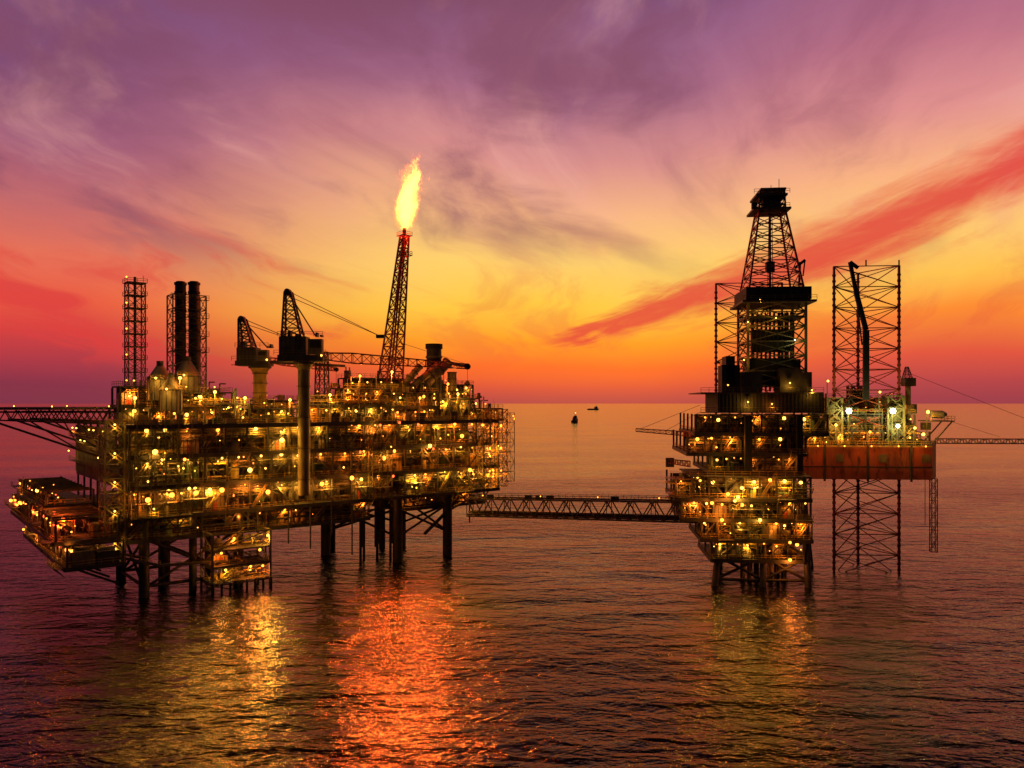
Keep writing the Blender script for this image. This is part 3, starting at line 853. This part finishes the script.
# ---- derrick
mb = MB('derrick', G, rig)
bc = 14
def dring(px0, px1, py, hb):
    a0, a1 = G.a(px0, bc), G.a(px1, bc); z = G.p((px0+px1)/2, py, bc)[2]
    return [(a0, bc-hb, z), (a1, bc-hb, z), (a1, bc+hb, z), (a0, bc+hb, z)]
r0, r1, r2, r3 = dring(743, 799, 386, 6.5), dring(743, 799, 300, 6.5), dring(757, 783, 214, 2.8), dring(758, 782, 193, 2.6)
mb.lattice(r0, r1, 6, .6, .3, 'steel_olive')
mb.lattice(r1, r2, 7, .45, .24, 'paint_red')
mb.lattice(r2, r3, 3, .4, .22, 'steel_dark')
def slab(px0, px1, py0, py1, hb, m):
    zt, zb = G.p(770, py0, bc)[2], G.p(770, py1, bc)[2]
    mb.box(G.a(px0, bc), G.a(px1, bc), bc-hb, bc+hb, zb, zt, m)
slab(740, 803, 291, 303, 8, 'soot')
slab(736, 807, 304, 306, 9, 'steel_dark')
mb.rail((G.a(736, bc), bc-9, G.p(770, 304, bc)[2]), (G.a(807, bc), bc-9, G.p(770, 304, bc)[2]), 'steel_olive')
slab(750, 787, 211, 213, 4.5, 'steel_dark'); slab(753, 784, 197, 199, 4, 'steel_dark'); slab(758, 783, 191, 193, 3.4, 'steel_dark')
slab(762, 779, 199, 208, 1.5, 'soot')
for py in (213, 199):
    z = G.p(770, py-2, bc)[2]
    mb.rail((G.a(751, bc), bc-4, z), (G.a(786, bc), bc-4, z), 'steel_olive')
mb.beam(G.p(779, 191, bc), G.p(779, 179, bc), .14, 'steel_dark'); mb.beam(G.p(771, 191, bc), G.p(771, 185, bc), .12, 'steel_dark')
mb.box(G.a(748, bc), G.a(753, bc), bc-5, bc-4, G.p(750, 213, bc)[2], G.p(750, 207, bc)[2], 'soot')
for i in range(30):
    x = G.a(750, bc)+i*.36
    mb.cyl((x, bc-3+(i % 3), 48), (x, bc-3+(i % 3), G.p(770, 312+i % 4, bc)[2]), .14, 'soot', n=6)
for i in range(18):
    x = G.a(780, bc)+i*.24
    mb.cyl((x, bc+1+(i % 3)*.5, 48), (x, bc+1+(i % 3)*.5, G.p(770, 312, bc)[2]), .13, 'soot', n=6)
mb.beam(G.p(770, 386, bc), G.p(770, 214, bc), .5, 'soot'); mb.beam(G.p(774, 386, bc), G.p(772, 214, bc), .15, 'soot'); mb.beam(G.p(766, 386, bc), G.p(769, 214, bc), .15, 'soot')
mb.box(G.a(766, bc), G.a(774, bc), bc-1, bc+1, G.p(770, 272, bc)[2], G.p(770, 262, bc)[2], 'soot')
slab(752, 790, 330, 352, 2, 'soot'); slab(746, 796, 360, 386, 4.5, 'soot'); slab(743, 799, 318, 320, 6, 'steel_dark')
mb.beam(G.p(799, 290, bc), G.p(800, 262, bc), .5, 'steel_dark'); mb.beam(G.p(795, 268, bc), G.p(805, 260, bc), .7, 'soot'); mb.beam(G.p(805, 260, bc), G.p(803, 276, bc), .3, 'soot')
for (px, py) in ((748, 322), (795, 340), (744, 360), (798, 372), (776, 318), (760, 300)):
    a, b, z = G.p(px, py, bc-8); lamp(mb, a, b, z, 'lamp_yellow' if py != 340 else 'lamp_white', 45, .18, off=(-.8, -.6))
mb.finish()

# ---- legs
J = Frame((790-512)/F*212, 212.0, -5)
mb = MB('jackup_legs', J, rig)
def jleg(px0, pxm, px1, b, db, pyt, n):
    q0, q1, q2 = (J.a(px0, b), b), (J.a(px1, b), b), (J.a(pxm, b+db), b+db)
    zt = J.p((px0+px1)/2, pyt, b)[2]
    bot = [(*q0, -12), (*q1, -12), (*q2, -12)]; top = [(*q0, zt), (*q1, zt), (*q2, zt)]
    mb.lattice(bot, top, n, .55, .23, 'paint_red', 'X')
    for q in (q0, q1, q2):
        for k in range(int((zt+6)/1.6)):
            mb.box(q[0]-.45, q[0]+.45, q[1]-.12, q[1]+.12, -6+k*1.6, -5.4+k*1.6, 'jacket_steel')
    return zt
jleg(834, 858, 899, 3, 12, 266, 17)
jleg(716, 752, 782, 22, 12, 283, 16)
for (px, py, b) in ((866, 266, 3), (899, 266, 3)):
    a, b, z = J.p(px, py, b); mb.beam((a, b, z), (a, b, z+1.6), .3, 'steel_dark')
mb.finish()

# ---- hull
mb = MB('hull', J, rig)
zt, zb = 33.8, 24.9
pl = [(J.a(800, 0), 0), (J.a(932, 0), 0), (J.a(936, 8), 8), (J.a(936, 30), 30), (J.a(880, 52), 52), (J.a(740, 52), 52), (J.a(712, 26), 26), (J.a(730, 14), 14)]
n = len(pl)
mb.add([(a, b, zt) for a, b in pl]+[(a, b, zb) for a, b in pl], [tuple(range(n)), tuple(range(2*n-1, n-1, -1))]+[(i, n+i, n+(i+1) % n, (i+1) % n) for i in range(n)], 'hull_orange')
a0, a1 = pl[0][0], pl[1][0]
k = int((a1-a0)/2.2)
for i in range(k+1):
    x = a0+(a1-a0)*i/k
    mb.box(x-.08, x+.08, -.12, -.003, zb+.4, zt-.3, 'hull_orange')
mb.box(a0, a1, -.3, -.125, zt-.35, zt+.05, 'paint_yellow'); mb.box(a0, a1, -.2, -.125, zb+3.2, zb+3.45, 'steel_dark')
for i in range(3):
    x = a0+6+i*11; mb.box(x, x+.5, -.5, -.125, zb-.5, zt+.3, 'steel_dark'); mb.box(x+3, x+5.2, -.16, -.124, zb+4.5, zb+6.6, 'steel_olive')
mb.rail((a0, 0, zt), (a1, 0, zt)); mb.rail((a1, 0, zt), (*pl[2], zt)); mb.rail((*pl[2], zt), (*pl[3], zt))
for i in range(5):
    x = a0+(a1-a0)*(i+.5)/5
    mb.beam((x, 0, zt+.1), (x, -4.2, zt+.3), .14, 'steel_olive')
    lamp(mb, x, -4.4, zt+.1, 'lamp_amber', 75*U(.5, 1.4), .2, off=(-.2, -.9))  # outrigger lamps added to brighten the hull front
mb.finish()
mb = MB('rig_topsides', J, rig)
band(mb, J.a(806, 1), J.a(930, 1), 1, 12, 33.8, 37.8, bay=4, rows=2, lp=.85, every=2, en=230, balcony=False)
band(mb, J.a(818, 2), J.a(916, 2), 2.5, 12, 37.8, 42.2, bay=4, rows=2, lp=.8, every=2, en=230, roof=True, balcony=False)
band(mb, J.a(838, 8), J.a(905, 8), 10, 20, 42.2, 46.5, bay=4, rows=1, lp=.8, every=3, en=230, roof=True, balcony=False)
for (px0, px1, b, py) in ((828, 842, 1.5, 398), (888, 904, 1.5, 396), (852, 866, 13, 386)):
    bt = [(J.a(px0, b), b, 33.8), (J.a(px1, b), b, 33.8), (J.a(px1, b), b+4, 33.8), (J.a(px0, b), b+4, 33.8)]
    z = J.p(px0, py, b)[2]
    mb.lattice(bt, [(p[0], p[1], z) for p in bt], 4, .5, .3, 'steel_olive')
    mb.box(bt[0][0]+.6, bt[1][0]-.6, b+.6, b+3.4, 33.8, z-1, 'steel_olive')
aa = J.a(926, 3)
mb.box(aa, aa+6, 0, 8, 40.1, 40.4, 'deck_plate'); mb.rail((aa, 0, 40.4), (aa+6, 0, 40.4)); mb.rail((aa+6, 0, 40.4), (aa+6, 8, 40.4))
mb.cyl((aa+1, 2.5, 42), (aa+4, 2.5, 42), 1.0, 'paint_grey', n=12); mb.cyl((aa+4, 2.5, 42), (aa+5, 2.5, 42), 1.0, 'paint_grey', .4, 12)
mb.beam((aa+.5, 1, 34), (aa+5.6, 1, 40), .3, 'steel_olive'); mb.beam((aa+.5, 7, 34), (aa+5.6, 7, 40), .3, 'steel_olive')
for k in range(30):
    x = U(J.a(806, 1), J.a(930, 1)); z = 42.2 if J.a(820, 2) < x < J.a(914, 2) else 37.8
    t = U(1, 4)
    if R() < .5: mb.cyl((x, 6, z), (x, 6, z+t), U(.08, .4), random.choice(PAINTS), n=8)
    else: mb.box(x, x+U(.8, 2), 5, 7, z, z+t*.7, random.choice(PAINTS))
for (px, py, e, r, k) in ((849, 411, 420, .8, 'lamp_white'), (893, 411, 420, .8, 'lamp_white'), (898, 426, 260, .55, 'lamp_white'), (928, 412, 200, .45, 'lamp_yellow'), (836, 425, 200, .35, 'lamp_yellow'),
                       (812, 403, 120, .3, 'lamp_yellow'), (870, 432, 220, .35, 'lamp_amber'), (828, 381, None, .3, 'lamp_yellow'), (915, 428, 200, .35, 'lamp_yellow'), (880, 392, None, .3, 'lamp_yellow'), (816, 430, 200, .35, 'lamp_amber')):
    a, b, z = J.p(px, py, .2)
    mb.beam((a, .9, 34), (a, .9, z+.4), .18, 'steel_olive')
    lamp(mb, a, .2, z, k, e, r, off=(-1.4, -.3))
a = J.a(933, 1)
bt = [(a-.7,0,6),(a+.7,0,6),(a+.7,1.4,6),(a-.7,1.4,6)]
mb.lattice(bt, [(p[0],p[1],25.2) for p in bt], 10, .16, .1, 'jacket_steel', 'Z')
mb.beam((a-2.2, .5, 13), (a-2.2, .5, 25.2), .12, 'soot')
a, b, z = J.p(908, 378, 6)
mb.cyl((a, 6, 33.6), (a, 6, z-2), .7, 'steel_olive', n=14); mb.box(a-1.3, a+1.5, 4.5, 7.5, z-2.2, z, 'steel_dark')
mb.lattice([(a-1.2,5,z),(a+.8,5,z),(a+.8,7,z),(a-1.2,7,z)], [(a-.6,5.7,z+3),(a,5.7,z+3),(a,6.3,z+3),(a-.6,6.3,z+3)], 3, .15, .1, 'steel_dark')
p, q = J.p(936, 441, 1), J.p(1075, 441, 1)
bt = [(p[0],.2,p[2]-.6),(p[0],1.6,p[2]-.6),(p[0],1.6,p[2]+.6),(p[0],.2,p[2]+.6)]
mb.lattice(bt, [(q[0],k[1],k[2]) for k in bt], 24, .2, .12, 'steel_dark', 'Z')
mb.beam((a+1, 6, z+1), J.p(1070, 436, 1), .09, 'soot'); mb.beam(J.p(930, 415, 1), J.p(1000, 437, 1), .07, 'soot')
gp = [J.p(866, 400, 1.2), J.p(866, 330, 1.2), J.p(856, 292, 1.2), J.p(850, 262, 1.2)]
for i in range(3):
    mb.beam(gp[i], gp[i+1], 1.4-.25*i, 'soot', 1.1-.2*i)
mb.beam(gp[3], J.p(858, 268, 1.2), .8, 'soot'); mb.beam(J.p(862, 345, 1.2), gp[2], .3, 'steel_dark')
mb.finish()

# =================================================================== CONNECTING BRIDGE
br = MB('connecting_bridge', W)
Tt = Vector(G.w((G.a(700, 2), 2, 0))); Tt.z = 15.4
S = Vector(((470-512)/F*229, 229, 12.9)); 
d = (Tt-S); L = d.length; side = Vector((-d.y, d.x, 0)).normalized()*1.9
def bp(t, sgn, h): 
    q = S+d*t+side*sgn; q.z += h; return q
nb = 22
BH = 4.9
for sgn in (-1, 1):
    for h in (0, BH): br.beam(bp(0, sgn, h), bp(1, sgn, h), .42, 'bridge_steel')
    for i in range(nb+1):
        t = i/nb
        if i % 2 == 0: br.beam(bp(t, sgn, 0), bp(t, sgn, BH), .2, 'bridge_steel')
        if i < nb:
            if i % 2: br.beam(bp(t, sgn, 0), bp((i+1)/nb, sgn, BH), .28, 'bridge_steel')
            else: br.beam(bp(t, sgn, BH), bp((i+1)/nb, sgn, 0), .28, 'bridge_steel')
    br.rail(bp(0, sgn, BH+.1), bp(1, sgn, BH+.1), 'steel_dark')
for i in range(nb+1):
    br.beam(bp(i/nb, -1, 0), bp(i/nb, 1, 0), .2, 'steel_dark'); br.beam(bp(i/nb, -1, BH), bp(i/nb, 1, BH), .2, 'steel_dark')
for k in range(6):
    br.cyl(bp(0, -.8+k*.3, .5+(k % 2)*.6), bp(1, -.8+k*.3, .5+(k % 2)*.6), .22, random.choice(['steel_dark', 'jacket_steel']), n=8)
br.beam(bp(0, 0, BH-.1), bp(1, 0, BH-.1), 2.6, 'bridge_steel', .12)
for t in (.1, .28, .33, .38, .66, .9): br.box(bp(t, 0, 0).x-1, bp(t, 0, 0).x+1, bp(t, 0, 0).y-.5, bp(t, 0, 0).y+.5, bp(t, 0, BH).z, bp(t, 0, BH+1.1).z, 'steel_dark')
for t in (.08, .35, .6, .85): br.ball(bp(t, -1.05, BH+1), .16, 'lamp_amber', 6, 4)
br.finish()

# =================================================================== VESSELS
def hullmesh(mb, L, Bm, D, mat):
    st = []
    for i in range(9):
        t = i/8; x = (t-.5)*L
        w = Bm/2*(1-abs(2*t-1)**3*.35 if t < .5 else 1-(2*t-1)**2.2)
        w = max(w, .15); sh = D*(1+.5*max(0, t-.5)*2*max(0, t-.5)*2)
        st.append([(x, -w, sh), (x, -w*.75, -1), (x, w*.75, -1), (x, w, sh)])
    pts = [p for s in st for p in s]; fs = []
    for i in range(8):
        o = i*4
        fs += [(o, o+1, o+5, o+4), (o+1, o+2, o+6, o+5), (o+2, o+3, o+7, o+6), (o+3, o, o+4, o+7)]
    fs += [(0, 3, 2, 1), (32, 33, 34, 35)]
    mb.add(pts, fs, mat)
tg = MB('tugboat', Frame((575-512)/F*1850, 1850, 62))
hullmesh(tg, 30, 11, 5, 'soot')
tg.box(-6, 8, -4, 4, 5, 9, 'paint_grey'); tg.box(-2, 6, -3.2, 3.2, 9, 13, 'paint_grey'); tg.box(0, 5, -2.6, 2.6, 13, 16, 'steel_dark')
tg.box(5.003, 5.1, -2.3, 2.3, 14, 15.4, 'soot'); tg.beam((1, 0, 16), (1, 0, 25), .7, 'steel_dark'); tg.beam((1, -2, 21), (1, 2, 21), .4, 'steel_dark'); tg.cyl((-5, 2, 9), (-5, 2, 14), 1, 'soot'); tg.cyl((-5, -2, 9), (-5, -2, 14), 1, 'soot')
tg.ball((1, -.8, 22), 1.0, 'lamp_yellow', 6, 4)
tg.finish()
cs = MB('supply_ship', Frame((593-512)/F*5200, 5200, 8))
hullmesh(cs, 76, 16, 7, 'soot')
cs.box(14, 30, -7, 7, 7, 19, 'paint_grey'); cs.box(17, 27, -5, 5, 19, 24, 'paint_grey'); cs.beam((21, 0, 24), (21, 0, 35), 1, 'steel_dark'); cs.box(-30, 8, -6, 6, 7, 9, 'steel_dark'); cs.cyl((10, 0, 7), (10, 0, 20), 2, 'soot')
cs.finish()

# =================================================================== SEA
me = bpy.data.meshes.new('sea')
S_ = 60000
me.from_pydata([(-S_, -S_/4, 0), (S_, -S_/4, 0), (S_, S_, 0), (-S_, S_, 0)], [], [(0, 1, 2, 3)])
sea = bpy.data.objects.new('sea', me); scene.collection.objects.link(sea)
m = bpy.data.materials.new('sea_water'); m.use_nodes = True
nt = m.node_tree; N = NT(nt); b = nt.nodes['Principled BSDF']
geo = nt.nodes.new('ShaderNodeNewGeometry')
def mapped(rot, sc):
    mp = nt.nodes.new('ShaderNodeMapping'); mp.inputs['Rotation'].default_value = (0, 0, math.radians(rot)); mp.inputs['Scale'].default_value = sc
    nt.links.new(geo.outputs['Position'], mp.inputs['Vector']); return mp.outputs[0]
h1 = N.noise(mapped(22, (.35, 1, 1)), .075, 2, .3)
h2 = N.noise(mapped(30, (.5, 1, 1)), .26, 3, .5, .55)
h3 = N.noise(mapped(-12, (.6, 1, 1)), .9, 3, .5, .6)
patch = N.smooth(N.noise(mapped(10, (.5, 1, 1)), .014, 2, .5), .35, .65, .55, 1.35)
pyy = N.sep(geo.outputs['Position'])[1]
calm = N.smooth(pyy, 150, 700, 1.0, .30)
hh = N.math('ADD', N.math('MULTIPLY', h1, 1.9), N.math('MULTIPLY', patch, N.math('ADD', N.math('MULTIPLY', h2, 1.3), N.math('MULTIPLY', h3, .32))))
hh = N.math('MULTIPLY', hh, calm)
bu = nt.nodes.new('ShaderNodeBump'); bu.inputs['Strength'].default_value = 1; bu.inputs['Distance'].default_value = 1
nt.links.new(hh, bu.inputs['Height']); nt.links.new(bu.outputs[0], b.inputs['Normal'])
b.inputs['Base Color'].default_value = (.003, .0022, .003, 1)
b.inputs['Roughness'].default_value = .12
b.inputs['IOR'].default_value = 1.33
b.inputs['Specular IOR Level'].default_value = .34
b.inputs['Specular Tint'].default_value = (1.0, .60, .52, 1)
me.materials.append(m)

# =================================================================== SKY
w = bpy.data.worlds.new('sky'); scene.world = w; w.use_nodes = True
try:
    w.cycles.sampling_method = 'MANUAL'; w.cycles.sample_map_resolution = 256
except Exception: pass
nt = w.node_tree; nt.nodes.clear(); N = NT(nt)
tc = nt.nodes.new('ShaderNodeTexCoord')
x, y, z = N.sep(tc.outputs['Generated'])[:3]
ym = N.math('MAXIMUM', y, .2)
u = N.math('DIVIDE', x, ym)
zp = N.math('MAXIMUM', z, 0.0)
hor = N.math('SQRT', N.math('ADD', N.math('MULTIPLY', x, x), N.math('MULTIPLY', y, y)))
el = N.math('DIVIDE', zp, N.math('MAXIMUM', N.math('MULTIPLY', hor, .93), .05))
k = N.math('ADD', zp, .22)
px_ = N.math('DIVIDE', x, k); py_ = N.math('DIVIDE', y, k)
sx = N.math('ADD', px_, N.math('MULTIPLY', py_, -.15))
w0 = N.math('SUBTRACT', N.noise(N.comb(px_, py_, 5.0), .9, 3, 0), .5)
sxw = N.math('ADD', sx, N.math('MULTIPLY', w0, .8))
pc = N.comb(sxw, N.math('ADD', N.math('MULTIPLY', py_, .45), N.math('MULTIPLY', w0, .5)), 0.0)
warp = N.noise(pc, .8, 4, .5)
fine = N.noise(pc, 2.2, 9, .6, .6)
big = N.noise(N.comb(N.math('ADD', sxw, 7.3), N.math('MULTIPLY', py_, .55), 3.0), 1.15, 8, .5, .56)
el2 = N.math('ADD', el, N.math('MULTIPLY', N.math('SUBTRACT', warp, .5), N.math('MULTIPLY', el, .8)))
t = N.math('DIVIDE', el2, .6, clamp=True)
c_ = lambda *q: [(p, lin(c)) for p, c in q]
left = N.ramp(t, c_((0, (116,48,70)), (.04, (134,48,72)), (.09, (172,54,70)), (.15, (214,62,62)), (.22, (234,90,64)), (.31, (230,112,86)), (.42, (194,104,106)), (.54, (160,90,118)), (.72, (128,76,118)), (.84, (122,78,126)), (1, (92,58,100))))
cen = N.ramp(t, c_((0, (186,70,68)), (.03, (218,78,58)), (.08, (248,104,40)), (.14, (255,154,34)), (.21, (255,200,66)), (.30, (255,208,106)), (.42, (248,182,130)), (.54, (216,142,138)), (.7, (166,104,134)), (.84, (146,94,134)), (1, (100,62,104))))
rgt = N.ramp(t, c_((0, (158,62,74)), (.04, (184,66,72)), (.09, (224,82,62)), (.17, (252,138,48)), (.25, (255,194,78)), (.34, (255,202,110)), (.45, (250,178,128)), (.58, (224,144,142)), (.72, (190,114,134)), (.84, (164,100,132)), (1, (104,64,104))))
col = N.mix(N.smooth(u, -.56, -.06), left, cen)
col = N.mix(N.smooth(u, .15, .5), col, rgt)
hi = N.smooth(el, .14, .32)
wis = N.math('MULTIPLY', N.smooth(fine, .48, .72), N.math('MULTIPLY', hi, .7))
wis = N.math('MULTIPLY', wis, N.smooth(u, -.62, -.3, .45, 1.0))
col = N.mix(wis, col, lin((242, 174, 160)))
wd = N.math('MULTIPLY', N.smooth(fine, .50, .30), N.math('MULTIPLY', hi, .45))
col = N.mix(wd, col, lin((136, 70, 98)))
blob = N.math('ADD', N.math('POWER', N.math('DIVIDE', N.math('SUBTRACT', u, -.10), .26), 2.0), N.math('POWER', N.math('DIVIDE', N.math('SUBTRACT', el, .29), .12), 2.0))
bl = N.math('MULTIPLY', N.math('EXPONENT', N.math('MULTIPLY', blob, -1.0)), .12)
lft = N.math('MULTIPLY', N.smooth(u, -.1, -.6), .03)
dk = N.math('MULTIPLY', N.smooth(N.math('ADD', N.math('ADD', big, bl), lft), .50, .63), N.math('MULTIPLY', N.smooth(el, .11, .28), .8))
col = N.mix(dk, col, lin((132, 74, 98)))
lowm = N.math('MULTIPLY', N.smooth(fine, .47, .62), N.math('MULTIPLY', N.smooth(el, .03, .08), N.smooth(el, .26, .14)))
lowm = N.math('MULTIPLY', lowm, N.math('ADD', .30, N.math('MULTIPLY', N.smooth(u, -.1, -.35), .5)))
col = N.mix(lowm, col, lin((220, 60, 60)))
hz = N.smooth(el, .035, 0)
col = N.mix(N.math('MULTIPLY', hz, .35), col, lin((150, 58, 74)))
uu = N.math('SUBTRACT', u, .03)
wn = N.math('SUBTRACT', N.noise(N.comb(u, N.math('MULTIPLY', el, 3.0), 1.0), 4.5, 5, 0.6, .6), .5)
wn2 = N.math('SUBTRACT', N.noise(N.comb(N.math('MULTIPLY', u, .8), N.math('MULTIPLY', N.math('SUBTRACT', el, N.math('MULTIPLY', u, .3)), 5.0), 4.0), 9, 6, 0.8, .62), .5)
line = N.math('ADD', N.math('ADD', .083, N.math('MULTIPLY', uu, .27)), N.math('MULTIPLY', N.math('MULTIPLY', uu, uu), .08))
dist = N.math('ABSOLUTE', N.math('ADD', N.math('SUBTRACT', el, line), N.math('ADD', N.math('MULTIPLY', wn, .06), N.math('MULTIPLY', wn2, .06))))
wid = N.math('ADD', .007, N.math('MULTIPLY', N.smooth(uu, 0, .35), .023))
bandm = N.math('MULTIPLY', N.smooth(N.math('DIVIDE', dist, wid), 2.0, .05), N.smooth(uu, -.01, .05))
bandm = N.math('MULTIPLY', bandm, N.smooth(y, .2, .5))
col = N.mix(N.math('MULTIPLY', bandm, .9), col, lin((224, 60, 56)))
bk = N.smooth(y, .55, -.15)
col = N.mix(bk, col, (.03, .018, .03, 1))
col = N.mix(N.smooth(z, .42, .62), col, (.024, .011, .018, 1))
st = nt.nodes.new('ShaderNodeTexSky')
st.sky_type = 'NISHITA'; st.sun_disc = False
st.sun_elevation = math.radians(2); st.sun_rotation = math.radians(7)
add = N.mix(.003, col, st.outputs[0], 'ADD')
bg = nt.nodes.new('ShaderNodeBackground'); bg.inputs[1].default_value = 1.0
nt.links.new(add, bg.inputs[0])
o = nt.nodes.new('ShaderNodeOutputWorld'); nt.links.new(bg.outputs[0], o.inputs[0])

# afterglow of the sun, diffused by the cloud deck
sl = bpy.data.lights.new('sun', 'SUN'); sl.energy = .05; sl.angle = math.radians(60); sl.color = (1, .5, .25)
so = bpy.data.objects.new('sun', sl); scene.collection.objects.link(so)
dirv = Vector((math.sin(math.radians(7)), math.cos(math.radians(7)), math.tan(math.radians(4)))).normalized()
so.rotation_euler = dirv.to_track_quat('Z', 'Y').to_euler()

# =================================================================== CAMERA
cd = bpy.data.cameras.new('camera'); cam = bpy.data.objects.new('camera', cd)
scene.collection.objects.link(cam)
cam.location = (0, 0, CAM_H); cam.rotation_euler = (math.radians(90), 0, 0)
cd.sensor_width = 36; cd.lens = 36*F/1024; cd.shift_y = 19/1024
cd.clip_start = .5; cd.clip_end = 150000
scene.camera = cam
